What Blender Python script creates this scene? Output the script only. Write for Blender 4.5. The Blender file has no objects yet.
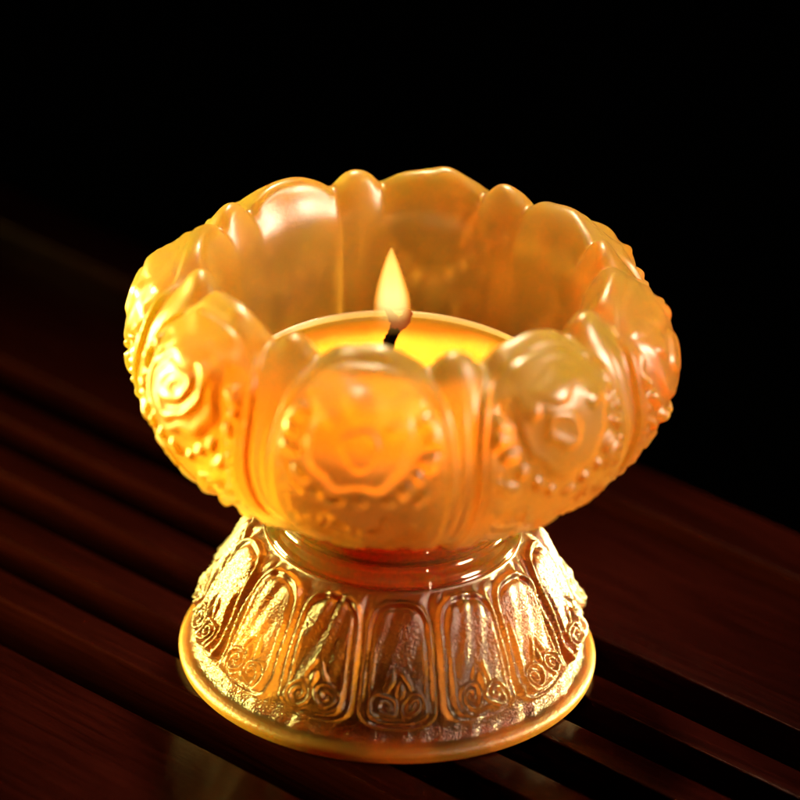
import bpy, math, random
import numpy as np
from mathutils import Vector, Matrix

# One Blender unit is one centimetre.
sc = bpy.context.scene
sc.render.resolution_x = sc.render.resolution_y = 1024
sc.unit_settings.system = 'METRIC'
sc.unit_settings.scale_length = 0.01
COL = sc.collection
R = math.radians
rng = np.random.default_rng(7)

# ------------------------------------------------------------------ helpers
def link_mesh(name, verts, faces, mat, parent=None, smooth=True):
    me = bpy.data.meshes.new(name)
    verts = np.asarray(verts, dtype=np.float32)
    faces = np.asarray(faces, dtype=np.int32)
    n = faces.shape[1]
    me.vertices.add(len(verts)); me.vertices.foreach_set('co', verts.ravel())
    me.loops.add(faces.size); me.loops.foreach_set('vertex_index', faces.ravel())
    me.polygons.add(len(faces))
    me.polygons.foreach_set('loop_start', np.arange(0, faces.size, n, dtype=np.int32))
    me.update(calc_edges=True)
    me.validate()
    me.polygons.foreach_set('use_smooth', np.full(len(me.polygons), smooth))
    me.materials.append(mat)
    o = bpy.data.objects.new(name, me); COL.objects.link(o)
    if parent: o.parent = parent
    return o

def thing(name, label, cat, loc=(0, 0, 0), rz=0):
    o = bpy.data.objects.new(name, None); COL.objects.link(o)
    o.location = loc; o.rotation_euler = (0, 0, rz)
    o['label'] = label; o['category'] = cat
    return o

def revolve(rr, zz, th):
    """rr, zz: (n_theta, n_profile) closed shell whose first and last profile point lie on the axis."""
    nt, npf = rr.shape
    x = rr * np.cos(th)[:, None]; y = rr * np.sin(th)[:, None]
    body = np.stack([x[:, 1:-1], y[:, 1:-1], zz[:, 1:-1]], -1)
    m = npf - 2
    V = body.reshape(-1, 3)
    i = np.arange(nt)[:, None]; j = np.arange(m - 1)[None]
    i2 = (i + 1) % nt
    F = np.stack([i * m + j, i2 * m + j, i2 * m + j + 1, i * m + j + 1], -1).reshape(-1, 4)
    a = len(V)
    V = np.vstack([V, [[0, 0, zz[:, 0].mean()], [0, 0, zz[:, -1].mean()]]])
    k = np.arange(nt); k2 = (k + 1) % nt; h = (k2 + 1) % nt
    # caps: quads made of two sectors each
    ev = np.arange(0, nt, 2)
    c1 = np.stack([np.full(len(ev), a), ((ev + 2) % nt) * m, ((ev + 1) % nt) * m, ev * m], -1)
    c2 = np.stack([np.full(len(ev), a + 1), ev * m + m - 1, ((ev + 1) % nt) * m + m - 1, ((ev + 2) % nt) * m + m - 1], -1)
    return V, np.vstack([F, c1, c2])

def catmull(ctrl, counts):
    """ctrl: (..., N, 2); counts[k] samples on segment k."""
    N = ctrl.shape[-2]
    out = []
    for k in range(N - 1):
        p0 = ctrl[..., max(k - 1, 0), :]; p1 = ctrl[..., k, :]; p2 = ctrl[..., k + 1, :]; p3 = ctrl[..., min(k + 2, N - 1), :]
        n = counts[k]
        for s in np.arange(n) / n:
            out.append(.5 * (2 * p1 + (p2 - p0) * s + (2 * p0 - 5 * p1 + 4 * p2 - p3) * s * s + (3 * p1 - p0 - 3 * p2 + p3) * s ** 3))
    out.append(ctrl[..., -1, :])
    return np.stack(out, -2)

def sstep(a, b, x):
    t = np.clip((x - a) / (b - a), 0, 1); return t * t * (3 - 2 * t)

def dome(x, y, cx, cy, rx, ry, h, rot=0., p=.6):
    c, s = math.cos(rot), math.sin(rot)
    u = ((x - cx) * c + (y - cy) * s) / rx; v = (-(x - cx) * s + (y - cy) * c) / ry
    return h * np.clip(1 - u * u - v * v, 0, 1) ** p

def ring(x, y, cx, cy, r, w, h):
    d = np.hypot(x - cx, y - cy) - r
    return h * np.exp(-(d / w) ** 2)

def spiral(x, y, cx, cy, turns, pitch, w, h, sgn=1, ph=0.):
    dx, dy = x - cx, (y - cy)
    rr = np.hypot(dx, dy); an = (np.arctan2(dy, dx * sgn) + ph) / (2 * math.pi)
    f = rr / pitch - an
    d = (f - np.round(f)) * pitch
    return h * np.exp(-(d / w) ** 2) * sstep(turns * pitch + w, turns * pitch - w, rr)

def milk(o, f):
    at = o.data.attributes.new('milk', 'FLOAT', 'POINT')
    v = np.concatenate([f[:, 1:-1].reshape(-1), [0, 0]]).astype(np.float32)
    assert len(v) == len(o.data.vertices)
    at.data.foreach_set('value', v)

def smooth_theta(a, sig_deg):
    n = a.shape[0]
    k = np.fft.rfftfreq(n, 1. / n)
    g = np.exp(-.5 * (k * R(sig_deg)) ** 2)
    return np.fft.irfft(np.fft.rfft(a, axis=0) * g[(...,) + (None,) * (a.ndim - 1)], n, axis=0)

# ---------------------------------------------------------------- materials
def new_mat(name):
    m = bpy.data.materials.new(name); m.use_nodes = True
    nt = m.node_tree; nt.nodes.clear()
    return m, nt, nt.nodes, nt.links

def set_in(n, **kw):
    for k, v in kw.items():
        n.inputs[k.replace('_', ' ')].default_value = v

def glass_mat(name, rough=.3, inner_rough=None, sss=(.02, .3), tint=(1, .93, .78), col=(1, .74, .18), radius=(1., .62, .16), grain=.1, gscale=9., sssr=.4, dens=.8, absorb=(1., .50, .08)):
    """frosted cast glass: a clear rough-surfaced body with some milky scattering in it."""
    m, nt, N, L = new_mat(name)
    out = N.new('ShaderNodeOutputMaterial')
    g = N.new('ShaderNodeBsdfPrincipled'); set_in(g, Base_Color=(*tint, 1), IOR=1.5, Transmission_Weight=1.)
    p = N.new('ShaderNodeBsdfPrincipled'); p.subsurface_method = 'RANDOM_WALK'
    set_in(p, Base_Color=(*col, 1), IOR=1.5, Subsurface_Weight=1., Subsurface_Radius=radius, Subsurface_Scale=sssr)
    mx = N.new('ShaderNodeMixShader')
    at = N.new('ShaderNodeAttribute'); at.attribute_name = 'milk'
    mk_ = N.new('ShaderNodeMapRange'); set_in(mk_, To_Min=sss[0], To_Max=sss[1])
    L.new(at.outputs['Fac'], mk_.inputs['Value']); L.new(mk_.outputs['Result'], mx.inputs['Fac'])
    tc = N.new('ShaderNodeTexCoord')
    n1 = N.new('ShaderNodeTexNoise'); set_in(n1, Scale=gscale, Detail=6., Roughness=.62)
    n2 = N.new('ShaderNodeTexNoise'); set_in(n2, Scale=1.1, Detail=3., Roughness=.5)
    L.new(tc.outputs['Object'], n1.inputs['Vector']); L.new(tc.outputs['Object'], n2.inputs['Vector'])
    b = N.new('ShaderNodeBump'); set_in(b, Strength=grain, Distance=.05)
    L.new(n1.outputs['Fac'], b.inputs['Height'])
    mr = N.new('ShaderNodeMapRange'); set_in(mr, From_Min=.35, From_Max=.7, To_Min=rough * .85, To_Max=rough * 1.2)
    L.new(n2.outputs['Fac'], mr.inputs['Value'])
    rm = N.new('ShaderNodeMix'); rm.data_type = 'FLOAT'
    rm.inputs[2].default_value = rough if inner_rough is None else inner_rough
    L.new(at.outputs['Fac'], rm.inputs[0]); L.new(mr.outputs['Result'], rm.inputs[3])
    for s_ in (g, p):
        L.new(b.outputs['Normal'], s_.inputs['Normal']); L.new(rm.outputs[0], s_.inputs['Roughness'])
    L.new(g.outputs['BSDF'], mx.inputs[1]); L.new(p.outputs['BSDF'], mx.inputs[2])
    va = N.new('ShaderNodeVolumeAbsorption'); set_in(va, Color=(*absorb, 1), Density=dens)
    L.new(mx.outputs['Shader'], out.inputs['Surface']); L.new(va.outputs['Volume'], out.inputs['Volume'])
    return m

def wood_mat(name, col, rough, ang, bump=.13):
    m, nt, N, L = new_mat(name)
    out = N.new('ShaderNodeOutputMaterial'); p = N.new('ShaderNodeBsdfPrincipled'); set_in(p, Specular_IOR_Level=.05, Specular_Tint=(1, .42, .28, 1))
    tc = N.new('ShaderNodeTexCoord'); mp = N.new('ShaderNodeMapping')
    set_in(mp, Scale=(.35, 7., 7.))
    L.new(tc.outputs['Object'], mp.inputs['Vector'])
    g = N.new('ShaderNodeTexNoise'); set_in(g, Scale=1.6, Detail=8., Roughness=.65, Distortion=.3)
    L.new(mp.outputs['Vector'], g.inputs['Vector'])
    cr = N.new('ShaderNodeValToRGB')
    e = cr.color_ramp.elements
    e[0].position = .32; e[0].color = (col[0] * .35, col[1] * .35, col[2] * .35, 1)
    e[1].position = .70; e[1].color = (*col, 1)
    L.new(g.outputs['Fac'], cr.inputs['Fac']); L.new(cr.outputs['Color'], p.inputs['Base Color'])
    d = N.new('ShaderNodeTexNoise'); set_in(d, Scale=9., Detail=5., Roughness=.7)
    L.new(tc.outputs['Object'], d.inputs['Vector'])
    mr = N.new('ShaderNodeMapRange'); set_in(mr, From_Min=.3, From_Max=.75, To_Min=rough * .7, To_Max=rough * 1.5)
    L.new(d.outputs['Fac'], mr.inputs['Value']); L.new(mr.outputs['Result'], p.inputs['Roughness'])
    b = N.new('ShaderNodeBump'); set_in(b, Strength=bump, Distance=.03)
    mp2 = N.new('ShaderNodeMapping'); set_in(mp2, Scale=(2., 40., 40.)); L.new(tc.outputs['Object'], mp2.inputs['Vector'])
    pr_ = N.new('ShaderNodeTexNoise'); set_in(pr_, Scale=1.5, Detail=4., Roughness=.6); L.new(mp2.outputs['Vector'], pr_.inputs['Vector'])
    ad = N.new('ShaderNodeMath'); ad.operation = 'ADD'; L.new(g.outputs['Fac'], ad.inputs[0]); L.new(pr_.outputs['Fac'], ad.inputs[1])
    L.new(ad.outputs['Value'], b.inputs['Height']); L.new(b.outputs['Normal'], p.inputs['Normal'])
    L.new(p.outputs['BSDF'], out.inputs['Surface'])
    return m

def simple_mat(name, **kw):
    m, nt, N, L = new_mat(name)
    out = N.new('ShaderNodeOutputMaterial'); p = N.new('ShaderNodeBsdfPrincipled')
    set_in(p, **kw)
    L.new(p.outputs['BSDF'], out.inputs['Surface'])
    return m

M_bowl = glass_mat('amber_frosted_glass', rough=.335, inner_rough=.42, sss=(.005, .085), tint=(1, .95, .66), col=(1, .86, .13), radius=(1., .88, .25), grain=.07, gscale=7., dens=1.25, absorb=(1, .70, .12))
M_neck = glass_mat('amber_clear_glass', rough=.08, sss=(.03, .03), grain=.03, gscale=3., dens=1.7, absorb=(1, .36, .05))
M_base = glass_mat('amber_textured_glass', rough=.36, inner_rough=.285, sss=(.02, .30), col=(1, .36, .03), grain=.34, gscale=17., dens=2.0, absorb=(.80, .54, .13))
M_wood = wood_mat('dark_red_lacquered_wood', (.0095, .0012, .0008), .14, 0)
M_black = simple_mat('black_tabletop', Base_Color=(.001, .001, .001, 1), Roughness=1., Specular_IOR_Level=0.)
M_cup = simple_mat('aluminium_cup', Base_Color=(.85, .84, .80, 1), Metallic=.6, Roughness=.35)
M_wax = simple_mat('soft_yellow_wax', Base_Color=(.66, .29, .025, 1), Roughness=.10, Subsurface_Weight=1.,
                   Subsurface_Radius=(1., .6, .2), Subsurface_Scale=.5)
M_wick = simple_mat('charred_wick', Base_Color=(.002, .0015, .001, 1), Roughness=1., Specular_IOR_Level=0.)
M_ember = simple_mat('glowing_ember', Base_Color=(.002, .001, .001, 1), Roughness=1., Specular_IOR_Level=0., Emission_Color=(1, .10, .02, 1), Emission_Strength=.28)

def flame_mat():
    m, nt, N, L = new_mat('candle_flame')
    out = N.new('ShaderNodeOutputMaterial')
    tc = N.new('ShaderNodeTexCoord'); sx = N.new('ShaderNodeSeparateXYZ')
    L.new(tc.outputs['Generated'], sx.inputs['Vector'])
    cr = N.new('ShaderNodeValToRGB'); E = cr.color_ramp.elements
    E[0].position = 0; E[0].color = (.9, .22, .02, 1)
    E[1].position = 1; E[1].color = (1, .50, .09, 1)
    for ps, c in ((.25, (1, .45, .06, 1)), (.5, (1, .80, .26, 1)), (.8, (1, .66, .14, 1))):
        e = E.new(ps); e.color = c
    L.new(sx.outputs['Z'], cr.inputs['Fac'])
    st = N.new('ShaderNodeValToRGB'); E = st.color_ramp.elements
    E[0].position = 0; E[0].color = (0, 0, 0, 1)
    E[1].position = 1; E[1].color = (.6, .6, .6, 1)
    for ps, v in ((.22, .0), (.36, .12), (.50, .75), (.62, 1.), (.85, 1.)):
        e = E.new(ps); e.color = (v, v, v, 1)
    L.new(sx.outputs['Z'], st.inputs['Fac'])
    lw = N.new('ShaderNodeLayerWeight'); set_in(lw, Blend=.5)
    inv = N.new('ShaderNodeMapRange'); set_in(inv, From_Min=.75, From_Max=.25, To_Min=0., To_Max=1.)
    L.new(lw.outputs['Facing'], inv.inputs['Value'])
    mu = N.new('ShaderNodeMath'); mu.operation = 'MULTIPLY'
    L.new(inv.outputs['Result'], mu.inputs[0]); L.new(st.outputs['Color'], mu.inputs[1])
    em = N.new('ShaderNodeEmission'); set_in(em, Strength=1.7)
    ed = N.new('ShaderNodeMapRange'); set_in(ed, From_Min=.08, From_Max=.5)
    L.new(lw.outputs['Facing'], ed.inputs['Value'])
    cm = N.new('ShaderNodeMixRGB'); cm.inputs[2].default_value = (1, .34, .035, 1)
    L.new(ed.outputs['Result'], cm.inputs['Fac']); L.new(cr.outputs['Color'], cm.inputs[1]); L.new(cm.outputs['Color'], em.inputs['Color'])
    tr = N.new('ShaderNodeBsdfTransparent'); mx = N.new('ShaderNodeMixShader')
    L.new(mu.outputs['Value'], mx.inputs['Fac']); L.new(tr.outputs['BSDF'], mx.inputs[1]); L.new(em.outputs['Emission'], mx.inputs[2])
    L.new(mx.outputs['Shader'], out.inputs['Surface'])
    return m
M_flame = flame_mat()

# ------------------------------------------------------------- candle holder
holder = thing('candle_holder', 'amber frosted glass lotus candle holder on a flared petal foot', 'candle holder')

FRONT = -90.   # world azimuth that faces the camera

# ---- bowl
NT = 1440
th = np.arange(NT) / NT * 2 * math.pi
az = np.degrees(th) - FRONT
a = (az + 7.5 + 22.5) % 45 - 22.5                  # main petal coordinate
pet_id = np.floor((az + 7.5 + 22.5) / 45).astype(int) % 8
am = 22.5 - np.abs(a)                               # distance to the between-petal axis
main = np.array([(0, 2.56), (1.0, 2.56), (1.50, 2.62), (2.0, 2.87), (2.55, 3.20), (2.98, 3.60), (3.26, 4.02), (3.38, 4.45), (3.31, 4.90), (3.13, 5.36), (2.86, 5.71), (2.67, 5.89),
                 (2.53, 5.87), (2.41, 5.65), (2.29, 5.28), (2.25, 4.8), (2.22, 4.0), (2.18, 3.2), (2.0, 2.88), (1.2, 2.86), (0, 2.86)])
vall = main.copy()
vall[6:15] = [(3.23, 4.01), (3.33, 4.42), (3.24, 4.83), (3.08, 5.18), (2.84, 5.43), (2.65, 5.54), (2.52, 5.53), (2.41, 5.43), (2.30, 5.22)]
midp = main.copy()
midp[6:15] = [(3.23, 4.02), (3.33, 4.45), (3.24, 4.90), (3.08, 5.30), (2.85, 5.62), (2.68, 5.83), (2.53, 5.82), (2.41, 5.61), (2.29, 5.27)]
wm = np.clip(1 - (a / 15.0) ** 2, 0, 1) ** .62
wd = np.clip(1 - (am / 6.9) ** 2, 0, 1) ** .62
wm = smooth_theta(wm, 1.3); wd = smooth_theta(wd, 1.3)
# petals are hand-finished: each lobe differs a little
hv = rng.normal(0, .035, 8); rv = rng.normal(0, .03, 8)
ctrl = vall[None] + wm[:, None, None] * (main - vall)[None] + wd[:, None, None] * (midp - vall)[None]
ctrl[:, 9:14, 1] += (hv[pet_id] * wm)[:, None]
ctrl[:, 7:13, 0] += (rv[pet_id] * wm)[:, None]
counts = [2, 6, 26, 38, 38, 38, 38, 38, 38, 34, 24, 12, 12, 12, 10, 10, 10, 8, 10, 4]
P = catmull(ctrl, counts)
n_out = sum(counts[:12])
idx0 = sum(counts[:2])
rr, zz = P[..., 0], P[..., 1]
dr = np.gradient(rr, axis=1); dz = np.gradient(zz, axis=1)
ln = np.hypot(dr, dz) + 1e-9
nr, nz = dz / ln, -dr / ln
S = np.cumsum(ln, axis=1); S = S - S[:, idx0][:, None]      # arc length from the neck
x = rr * np.radians(a)[:, None]; y = S
W = np.radians(20.6) * rr + 1e-6
Ltip = S[:, sum(counts[:11])].max()
y0 = Ltip - 1.75
pw = 2.6
q = ((np.abs(x) / W) ** pw + (np.clip(y - y0, 0, None) / 1.72) ** pw) ** (1 / pw)
d = (1 - q) * np.minimum(W, 1.25)                    # distance inside the petal border
H = .10 * sstep(-.01, .10, d) * sstep(Ltip - .1, Ltip - .9, y)
fade_top = sstep(1.0, .3, (y - (Ltip - 1.5)) / 1.0)
H += .035 * np.exp(-((d - .075) / .03) ** 2) * sstep(Ltip - .3, Ltip - .9, y)
H += .028 * np.exp(-((d - .17) / .022) ** 2) * fade_top
H += -.03 * np.exp(-((d - .125) / .03) ** 2)
# small grooves on the strip between the petals
xm = rr * np.radians(am)[:, None]
strip = sstep(.0, -.03, d)
H += strip * sstep(Ltip - .5, Ltip - 1.3, y) * (.035 * np.exp(-(xm / .04) ** 2) + .022 * np.exp(-((xm - .11) / .03) ** 2))
inside = sstep(.16, .24, d)
# the hand-cut mould is never quite regular: bend the ornament's own coordinates a little
T_ = th[:, None]
xw = .045 * np.sin(3.3 * y + 11 * T_ + 1) + .028 * np.sin(7.1 * y - 23 * T_) + .02 * np.sin(12 * y + 37 * T_ + 2)
yw = .045 * np.sin(2.7 * y - 13 * T_ + 2) + .030 * np.sin(6.3 * y + 29 * T_) + .02 * np.sin(11 * y - 41 * T_)
x = x + xw; y = y + yw
# beads along the side borders
bead = np.exp(-((d - .26) / .045) ** 2) * (.5 + .5 * np.cos(2 * math.pi * y / .135)) ** .8
O = .060 * bead * sstep(.55, .9, y) * sstep(Ltip - 1.35, Ltip - 1.8, y)
yc = 3.30                                            # medallion centre
# raised medallion with a domed top and an inner ring
disc = np.hypot(x, y - yc)
DH = .065 * sstep(.72, .56, disc)
DH = DH + .012 * np.exp(-((disc - .60) / .06) ** 2)
lob = dome(x, y, 0, yc + .50, .34, .30, .13, p=.8)
for sx in (-1, 1):
    for (bx, by, br, bh) in ((.42, .16, .12, .06), (.55, .50, .10, .06)):
        lob = np.maximum(lob, dome(x, y, sx * bx, yc + by, br, br * 1.15, bh, p=.8))
lob = np.maximum(lob, (.035 * sstep(.27, .20, np.hypot(x + .03, y - yc + .1)) + ring(x, y, -.03, yc - .10, .19, .06, .025)))
sty = np.array([1., .9, 1.15, 1., .9, 1.1, 1., .9])[(np.floor((az + 7.5 + 22.5) / 45).astype(int)) % 8]
spi = np.where(np.abs((az + 52.5 + 180) % 360 - 180) < 22, .07, .004)[:, None]
O = np.maximum(O, DH + lob * (disc < .95))
O = np.maximum(O, (DH + spiral(x, y, 0, yc - .08, 2.6, .20, .055, 1.) * spi) * (disc < .62))
O *= 1
# tear drops fanning round the upper half
for k, an in enumerate(np.radians([8, 38, 142, 172])):
    cx, cy = .93 * math.cos(an), yc + .0 + .88 * math.sin(an)
    O = np.maximum(O, dome(x, y, cx, cy, .22, .14, .13, rot=an, p=.8))
for sx in (-1, 1):
    O = np.maximum(O, dome(x, y, sx * .92, yc - .08, .135, .135, .13, p=.8))
    O = np.maximum(O, dome(x, y, sx * .86, yc - .33, .10, .10, .10))
    O = np.maximum(O, spiral(x, y, sx * .52, yc - 1.18, 2.2, .105, .032, .075, sgn=sx, ph=1.))
    O = np.maximum(O, dome(x, y, sx * .24, yc - 1.42, .24, .07, .08, rot=sx * .9))
    O = np.maximum(O, dome(x, y, sx * .48, yc - 1.62, .22, .06, .07, rot=sx * .4))
    O = np.maximum(O, dome(x, y, sx * .18, yc - 1.85, .20, .06, .08, rot=sx * 1.2))
    O = np.maximum(O, dome(x, y, sx * .78, yc - .72, .16, .07, .08, rot=sx * 1.0))
O = np.maximum(O, dome(x, y, 0, yc - 1.55, .07, .16, .09))
for sx in (-1, 1):
    O = np.maximum(O, dome(x, y, sx * .30, yc - 2.12, .20, .06, .07, rot=sx * .7))
    O = np.maximum(O, spiral(x, y, sx * .20, yc - 2.40, 1.6, .09, .028, .06, sgn=sx))
    O = np.maximum(O, dome(x, y, sx * .82, yc - 1.25, .14, .06, .07, rot=sx * 1.3))
    O = np.maximum(O, dome(x, y, sx * .70, yc - 1.55, .13, .055, .06, rot=sx * .9))
for an in np.radians([205, 222, 239, 256, 273, 290, 307, 324, 340]):
    O = np.maximum(O, dome(x, y, .86 * math.cos(an), yc + .86 * math.sin(an), .085, .085, .09))
amp = np.where(np.abs((az + 7.5 + 180) % 360 - 180) < 22, .65, np.where(np.abs((az - 37.5 + 180) % 360 - 180) < 22, .7, .95))
amp = smooth_theta(amp, 1.)[:, None]
H += amp * O * inside * sstep(Ltip - .45, Ltip - 1.1, y)
# hollow under the curled tip
H += -.02 * np.exp(-((y - (Ltip - .55)) / .22) ** 2) * sstep(.1, .4, d)
H += .02 * np.exp(-((y - (Ltip - .28)) / .14) ** 2) * sstep(.0, .15, d)
# wear and molten unevenness
for k in range(14):
    fa, fy, ph = rng.integers(3, 26), rng.uniform(.5, 5), rng.uniform(0, 6.28)
    H += .004 * np.sin(fa * th[:, None] + fy * y + ph)
mask = np.zeros(rr.shape[1]); mask[idx0:n_out] = 1
mask = np.convolve(np.pad(mask, 6, mode='edge'), np.ones(13) / 13, 'valid')
mask *= sstep(0, .5, np.clip(S.mean(0), 0, None))
H = smooth_theta(H, .22)
for _ in range(2): H = np.apply_along_axis(lambda q_: np.convolve(np.pad(q_, 2, mode='edge'), [.1, .2, .4, .2, .1], 'valid'), 1, H)
H = H * mask[None]
# inner wall: faint waviness of cast glass
H += (1 - mask)[None] * sstep(2.9, 3.6, zz) * .012 * (np.sin(9 * th + 1)[:, None] + np.sin(17 * th + 2)[:, None] * .7 + np.sin(5 * th[:, None] + 3 * zz))
V, F = revolve(rr + H * nr, zz + H * nz, th)
bowl = link_mesh('bowl', V, F, M_bowl, holder)
milk(bowl, 1 - sstep(sum(counts[:13]), sum(counts[:17]) + 4, np.arange(rr.shape[1]))[None] * np.ones((NT, 1)))

# ---- neck
NN = 360
thn = np.arange(NN) / NN * 2 * math.pi
pn = np.array([(0, 1.935), (1.0, 1.935), (1.60, 1.937), (1.66, 1.97), (1.61, 2.05), (1.52, 2.11), (1.49, 2.19), (1.51, 2.28), (1.47, 2.38), (1.39, 2.45), (1.42, 2.53), (1.47, 2.552), (1.0, 2.553), (0, 2.553)])
Pn = catmull(np.repeat(pn[None], NN, 0), [2, 6] + [10] * 9 + [5, 2])
azn = np.degrees(thn) - FRONT
seam = np.zeros(NN)
for s0 in (14.5, 17.0, 195., 197.5):
    dd = (azn - s0 + 180) % 360 - 180
    seam += .022 * np.exp(-(dd / .7) ** 2)
mk = ((Pn[..., 0] > 1.4)).astype(float)
V, F = revolve(Pn[..., 0] + seam[:, None] * mk + .008 * np.sin(3 * thn + 1)[:, None] * mk, Pn[..., 1], thn)
neck = link_mesh('neck', V, F, M_neck, holder)

# ---- base
NB = 1440
tb = np.arange(NB) / NB * 2 * math.pi
azb = np.degrees(tb) - FRONT
pw14 = 360 / 14.
ab = (azb - 17. ) % pw14 - pw14 / 2
pid = np.floor((azb - 17.) / pw14).astype(int) % 14
pb = np.array([(0, 1.93), (1.0, 1.93), (1.60, 1.93), (1.70, 1.89), (1.93, 1.69), (2.14, 1.33), (2.31, .97), (2.44, .63), (2.51, .36), (2.58, .25), (2.67, .20), (2.73, .15), (2.74, .08), (2.68, .0),
               (2.30, .0), (2.12, .12), (1.95, .5), (1.6, .95), (1.0, 1.25), (0, 1.32)])
cb = np.repeat(pb[None], NB, 0)
bump_r = rng.normal(0, .045, 14)
bulge = np.clip(1 - (ab / (pw14 / 2)) ** 2, 0, 1) ** .5
cb[:, 4:8, 0] += ((.07 + bump_r[pid]) * bulge - .05)[:, None]
cb[:, 4:8, 0] = smooth_theta(cb[:, 4:8, 0], .6)
cnb = [2, 6, 12, 26, 34, 34, 34, 26, 14, 10, 10, 8, 8, 6, 8, 12, 12, 10, 4]
Pb = catmull(cb, cnb)
rr, zz = Pb[..., 0], Pb[..., 1]
dr = np.gradient(rr, axis=1); dz = np.gradient(zz, axis=1)
ln = np.hypot(dr, dz) + 1e-9
nr, nz = -dz / ln, dr / ln                     # profile runs downwards outside
i0 = sum(cnb[:3])
S = np.cumsum(ln, axis=1); S = S - S[:, i0][:, None]
x = rr * np.radians(ab)[:, None]; y = S        # y grows downwards
Wb = rr * R(pw14 / 2) * .965 + 1e-6
ytop, ybot = .10, 1.72
e_top = np.clip((.55 - y), 0, None) / .50
e_bot = np.clip((y - 1.38), 0, None) / .36
q = ((np.abs(x) / Wb) ** 2.8 + e_top ** 2.8 + e_bot ** 2.8) ** (1 / 2.8)
d = (1 - q) * np.minimum(Wb, .5)
H = .042 * sstep(-.02, .06, d)
H += .024 * np.exp(-((d - .045) / .026) ** 2)
H -= .025 * np.exp(-((d - .10) / .03) ** 2)
H += .028 * np.exp(-((d - .155) / .02) ** 2) * sstep(.5, .9, y)
ins = sstep(.12, .18, d)
x = x + .022 * np.sin(6 * y + 19 * tb[:, None]) + .014 * np.sin(13 * y - 31 * tb[:, None])
y = y + .022 * np.sin(5 * y - 23 * tb[:, None] + 1) + .014 * np.sin(12 * y + 47 * tb[:, None])
O = 0 * x
for sx in (-1, 1):
    O = np.maximum(O, spiral(x, y, sx * .17, 1.40, 2.2, .085, .028, .052, sgn=sx, ph=.6))
    O = np.maximum(O, dome(x, y, sx * .10, 1.10, .15, .035, .05, rot=sx * 1.2))
O = np.maximum(O, dome(x, y, 0, 1.22, .05, .12, .08))
H += O * ins
# curled lower lip
H += .07 * np.exp(-((y - 1.52) / .10) ** 2) * sstep(-.02, .10, Wb - np.abs(x))
for k in range(10):
    fa, fy, ph = rng.integers(10, 70), rng.uniform(2, 9), rng.uniform(0, 6.28)
    H += .0045 * np.sin(fa * tb[:, None] + fy * y + ph)
H += .006 * rng.standard_normal(H.shape) * sstep(.2, .5, y)
mask = np.zeros(rr.shape[1]); mask[i0 + 4:sum(cnb[:9])] = 1
mask = np.convolve(np.pad(mask, 5, mode='edge'), np.ones(11) / 11, 'valid')
H = H * mask[None]
V, F = revolve(rr + H * nr, zz + H * nz, tb)
F = F[:, ::-1]
base = link_mesh('base', V, F, M_base, holder)
milk(base, sstep(.26, .12, zz) * sstep(1.9, 2.3, rr))
base['label'] = 'flared amber base moulded with downturned petals'

# ------------------------------------------------------------------- tealight
ZC = 2.875
tea = thing('tealight_candle', 'lit tealight with melted yellow wax inside the glass lotus bowl', 'candle', (0, 0, ZC))
nth = 128
tt = np.arange(nth) / nth * 2 * math.pi
def lathe(name, prof, mat, parent, wob=0., n=8):
    pr = catmull(np.repeat(np.array(prof, float)[None], nth, 0), [n] * (len(prof) - 1))
    r_, z_ = pr[..., 0], pr[..., 1]
    z_ = z_ + wob * (np.sin(2 * tt + .5) + .6 * np.sin(5 * tt))[:, None] * np.clip(r_, 0, 1)
    v, f = revolve(r_, z_, tt)
    return link_mesh(name, v, f, mat, parent)
lathe('cup', [(0, 0), (1.6, 0), (1.90, .02), (1.93, .10), (1.985, .6), (2.035, 1.10), (2.058, 1.135), (2.045, 1.15), (2.022, 1.13), (1.965, .6), (1.91, .12), (1.6, .04), (0, .04)], M_cup, tea, n=5)
lathe('wax', [(0, .06), (1.5, .06), (1.88, .09), (1.91, .2), (1.955, .6), (2.005, 1.07), (1.985, 1.095), (1.90, 1.07), (1.6, 1.03), (.9, 1.01), (.3, 1.03), (.12, 1.10), (0, 1.11)], M_wax, tea, wob=.008)

def tube(name, pts, rad, mat, parent, seg=14, rough=0.):
    pts = np.array(pts, float); n = len(pts)
    rs = np.array(rad, float)
    tan = np.gradient(pts, axis=0); tan /= np.linalg.norm(tan, axis=1)[:, None]
    V = []
    ux = np.array([1., 0, 0])
    for i in range(n):
        t = tan[i]; u = ux - t * np.dot(ux, t); u /= np.linalg.norm(u); v = np.cross(t, u)
        for k in range(seg):
            an = 2 * math.pi * k / seg
            r_ = rs[i] * (1 + rough * rng.normal())
            V.append(pts[i] + r_ * (u * math.cos(an) + v * math.sin(an)))
    F = []
    for i in range(n - 1):
        for k in range(seg):
            k2 = (k + 1) % seg
            F.append((i * seg + k, i * seg + k2, (i + 1) * seg + k2, (i + 1) * seg + k))
    V.append(pts[0]); V.append(pts[-1]); A = len(V) - 2
    for k in range(0, seg, 2):
        F.append((A, (k + 2) % seg, k + 1, k)); F.append((A + 1, (n - 1) * seg + k, (n - 1) * seg + k + 1, (n - 1) * seg + (k + 2) % seg))
    return link_mesh(name, V, F, mat, parent)

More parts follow.
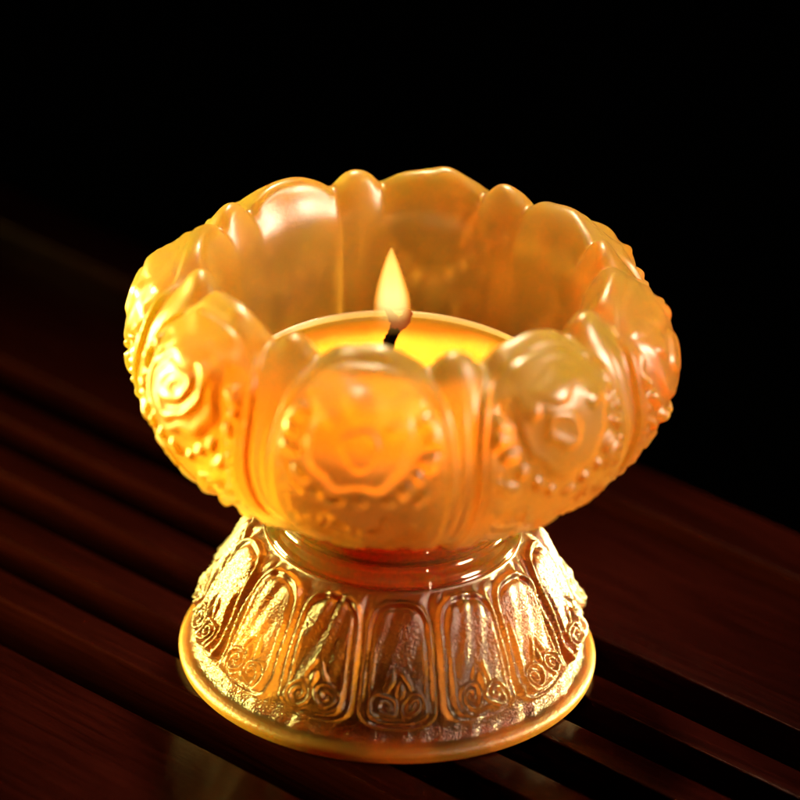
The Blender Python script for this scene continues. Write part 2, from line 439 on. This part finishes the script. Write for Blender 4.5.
def interp(pts, n):
    pts = np.array(pts, float); return catmull(pts, [n] * (len(pts) - 1))
wp = [(-.20, 0, 1.04), (-.18, 0, 1.40), (-.155, 0, 1.72), (-.08, 0, 1.95), (-.05, 0, 2.03)]
wpi = np.array(interp(wp, 6)); wick = tube('wick', wpi, np.linspace(.085, .062, len(wpi)), M_wick, tea, rough=.08)
e1 = np.array(interp([(-.06, 0, 2.00), (-.12, 0, 2.10), (-.21, 0, 2.25)], 5)); tube('wick_tip', e1, np.linspace(.085, .03, len(e1)), M_ember, wick, rough=.1)
e2 = np.array(interp([(-.05, 0, 2.00), (.03, 0, 2.07), (.085, 0, 2.21)], 5)); tube('wick_tip', e2, np.linspace(.09, .05, len(e2)), M_ember, wick, rough=.1)

# flame: tear drop body
fz = np.array([1.66, 1.74, 1.88, 2.02, 2.2, 2.4, 2.62, 2.82, 2.98, 3.09])
fr = np.array([.08, .18, .245, .27, .268, .24, .185, .12, .06, .008])
fx = np.array([-.12, -.12, -.12, -.125, -.13, -.14, -.155, -.165, -.172, -.175])
n_f = 60; zi = np.linspace(fz[0], fz[-1], n_f)
fp = np.stack([np.interp(zi, fz, fx), zi * 0, zi], 1)
fri = np.interp(zi, fz, fr); fri = np.convolve(np.pad(fri, 3, mode='reflect', reflect_type='odd'), np.ones(7) / 7, 'valid')
flame = tube('flame', fp, np.clip(fri, .004, 1), M_flame, tea, seg=40)

# ------------------------------------------------------------------ camera
D = 60.; EL = R(28.); ROLL = R(2.6)
aim = Vector((.02, 0, 3.80))
cam_d = bpy.data.cameras.new('camera'); cam = bpy.data.objects.new('camera', cam_d); COL.objects.link(cam)
cam.location = aim + Vector((0, -math.cos(EL), math.sin(EL))) * D
q0 = (aim - cam.location).to_track_quat('-Z', 'Y').to_matrix().to_4x4()
cam.matrix_world = Matrix.Translation(cam.location) @ q0 @ Matrix.Rotation(ROLL, 4, 'Z')
cam_d.sensor_width = 36; cam_d.lens = 78. * D / 800 * 36
cam_d.clip_start = 1; cam_d.clip_end = 1000
cam_d.dof.use_dof = True
cam_d.dof.focus_distance = 60.4
cam_d.dof.aperture_fstop = .125
sc.camera = cam

# ------------------------------------------------------------------ tray
ANG = -39.8
# v = distance across the slats (positive away from the camera)
tray = thing('tray', 'dark red lacquered slatted wooden tray under the glass candle holder', 'tray', (0, 0, 0), R(ANG))
def board(name, v0, v1, z0, z1, bev, u0=-24, u1=24, mat=M_wood):
    V = [(u, v, z) for u in (u0, u1) for v in (v0, v1) for z in (z0, z1)]
    F = [(0, 1, 3, 2), (4, 6, 7, 5), (0, 4, 5, 1), (2, 3, 7, 6), (0, 2, 6, 4), (1, 5, 7, 3)]
    o = link_mesh(name, V, F, mat, tray, smooth=True)
    b = o.modifiers.new('bevel', 'BEVEL'); b.width = bev; b.segments = 4; b.limit_method = 'ANGLE'
    return o
TRAY = dict(back_edge=2.32, slats=[(1.03, 1.55), (-.115, .41), (-1.40, -.83), (-2.57, -2.02)], front_edge=-3.40, rim=(5.06, 6.08))
board('floor_panel', TRAY['front_edge'] - 6, TRAY['rim'][1] - .1, -1.1, -.75, .02)
board('back_board', TRAY['back_edge'], TRAY['rim'][0] - .01, -.74, 0, .028)
for s in TRAY['slats']:
    board('slat', s[0], s[1], -.74, 0, .026)
board('front_board', TRAY['front_edge'] - 6, TRAY['front_edge'], -.74, 0, .028)
board('rim', TRAY['rim'][0], TRAY['rim'][1], -1.1, .28, .07)

gV = [(-150, -150, -1.11), (150, -150, -1.11), (150, 150, -1.11), (-150, 150, -1.11)]
table = link_mesh('ground', gV, [(0, 1, 2, 3)], M_black, None, smooth=False)
table['kind'] = 'structure'

# ------------------------------------------------------------------ light
world = bpy.data.worlds.new('World'); sc.world = world; world.use_nodes = True
world.node_tree.nodes['Background'].inputs['Color'].default_value = (0, 0, 0, 1)
world.node_tree.nodes['Background'].inputs['Strength'].default_value = 0

def area(name, loc, target, size, power, col, sy=None, spread=180):
    l = bpy.data.lights.new(name, 'AREA'); l.energy = power; l.color = col
    l.shape = 'RECTANGLE'; l.size = size; l.size_y = sy or size; l.spread = R(spread)
    o = bpy.data.objects.new(name, l); COL.objects.link(o); o.location = loc
    o.rotation_euler = (Vector(target) - Vector(loc)).to_track_quat('-Z', 'Y').to_euler()
    return o
area('key_light', (-24, 8, 3.2), (-1, 0, 2.4), 8, 5000, (1, .80, .18), 5, spread=45)
area('top_light', (-2, 12, 31), (0, 0, 4.6), 9, 1050, (1, .80, .48), spread=13)
area('overhead_fill', (0, 12, 42), (0, 0, 0), 30, 3600, (1, .80, .62))  # added soft fill, lifts the dim red of the tray and the bowl rim
area('side_light', (26, -7, 14), (1, 0, 4.0), 8, 700, (1, .71, .50), spread=22)
area('back_light', (24, 12, 2.2), (0, 0, .9), 4, 900, (1, .72, .26), 1.6, spread=11)
pl = bpy.data.lights.new('flame_light', 'POINT'); pl.energy = 500; pl.color = (1, .60, .20); pl.shadow_soft_size = .12
po = bpy.data.objects.new('flame_light', pl); COL.objects.link(po); po.location = (-.14, 0, ZC + 2.55)

# ------------------------------------------------------------------ render
sc.render.engine = 'CYCLES'
c = sc.cycles
c.use_denoising = True
c.max_bounces = 12; c.transmission_bounces = 9; c.glossy_bounces = 6; c.diffuse_bounces = 4; c.transparent_max_bounces = 8
c.sample_clamp_indirect = 8; c.blur_glossy = .3
sc.view_settings.view_transform = 'Standard'; sc.view_settings.look = 'None'
sc.view_settings.exposure = 0; sc.view_settings.gamma = 1

if __import__('os').environ.get('KP'):
    from bpy_extras.object_utils import world_to_camera_view as w2c
    bpy.context.view_layer.update()
    def pr(n, p):
        v = w2c(sc, cam, Vector(p)); print('KP', n, round(v.x * 800, 1), round((1 - v.y) * 800, 1))
    for az_ in (-90, 0, 90):
        aa = R(FRONT + az_); pr(f'base{az_}', (2.72 * math.cos(aa), 2.72 * math.sin(aa), .15)); pr(f'bowl{az_}', (3.6 * math.cos(aa), 3.6 * math.sin(aa), 4.4))
    pr('wick', (-.1, 0, ZC + 1.9)); pr('cupback', (0, 2.05, ZC + 1.17)); pr('cupL', (-2.05, 0, ZC + 1.17)); pr('backlobe', (.33, 2.6, 5.86)); pr('frontlobe', (-.33, -2.6, 5.86))
    def inter(px, py, z=0):
        v = cam.data.view_frame(scene=sc); tr_, br_, bl_, tl_ = v
        p = tl_ + (tr_ - tl_) * (px / 800) + (bl_ - tl_) * (py / 800)
        dr_ = (cam.matrix_world.to_3x3() @ p).normalized(); o_ = cam.matrix_world.translation
        k = (z - o_.z) / dr_.z; w = o_ + dr_ * k
        ca, sa = math.cos(R(-ANG)), math.sin(R(-ANG))
        return (round(w.x * ca - w.y * sa, 2), round(w.x * sa + w.y * ca, 2))
    for n_, z_, pts_ in (('rim_out', .28, [(0, 183), (162, 254), (650, 467), (795, 532)]), ('rim_in', .28, [(600, 491), (712, 537), (800, 590)]), ('board_start', 0, [(600, 507), (800, 600)]), ('board_edge', 0, [(590, 633), (800, 731)]),
                 ('s1far', 0, [(655, 703), (800, 770)]), ('s1near', 0, [(583, 695), (800, 799)]), ('s2far', 0, [(567, 722), (735, 799)]), ('s2near', 0, [(560, 745), (674, 799)]),
                 ('s3far', 0, [(494, 750), (593, 800)]), ('s3near', 0, [(446, 757), (527, 800)]), ('s4far', 0, [(401, 770), (459, 800)]), ('s4near', 0, [(0, 600), (215, 705), (397, 800)]), ('front', 0, [(180, 735), (200, 746), (300, 800)])):
        print('KP', n_, [inter(*p_, z_) for p_ in pts_])
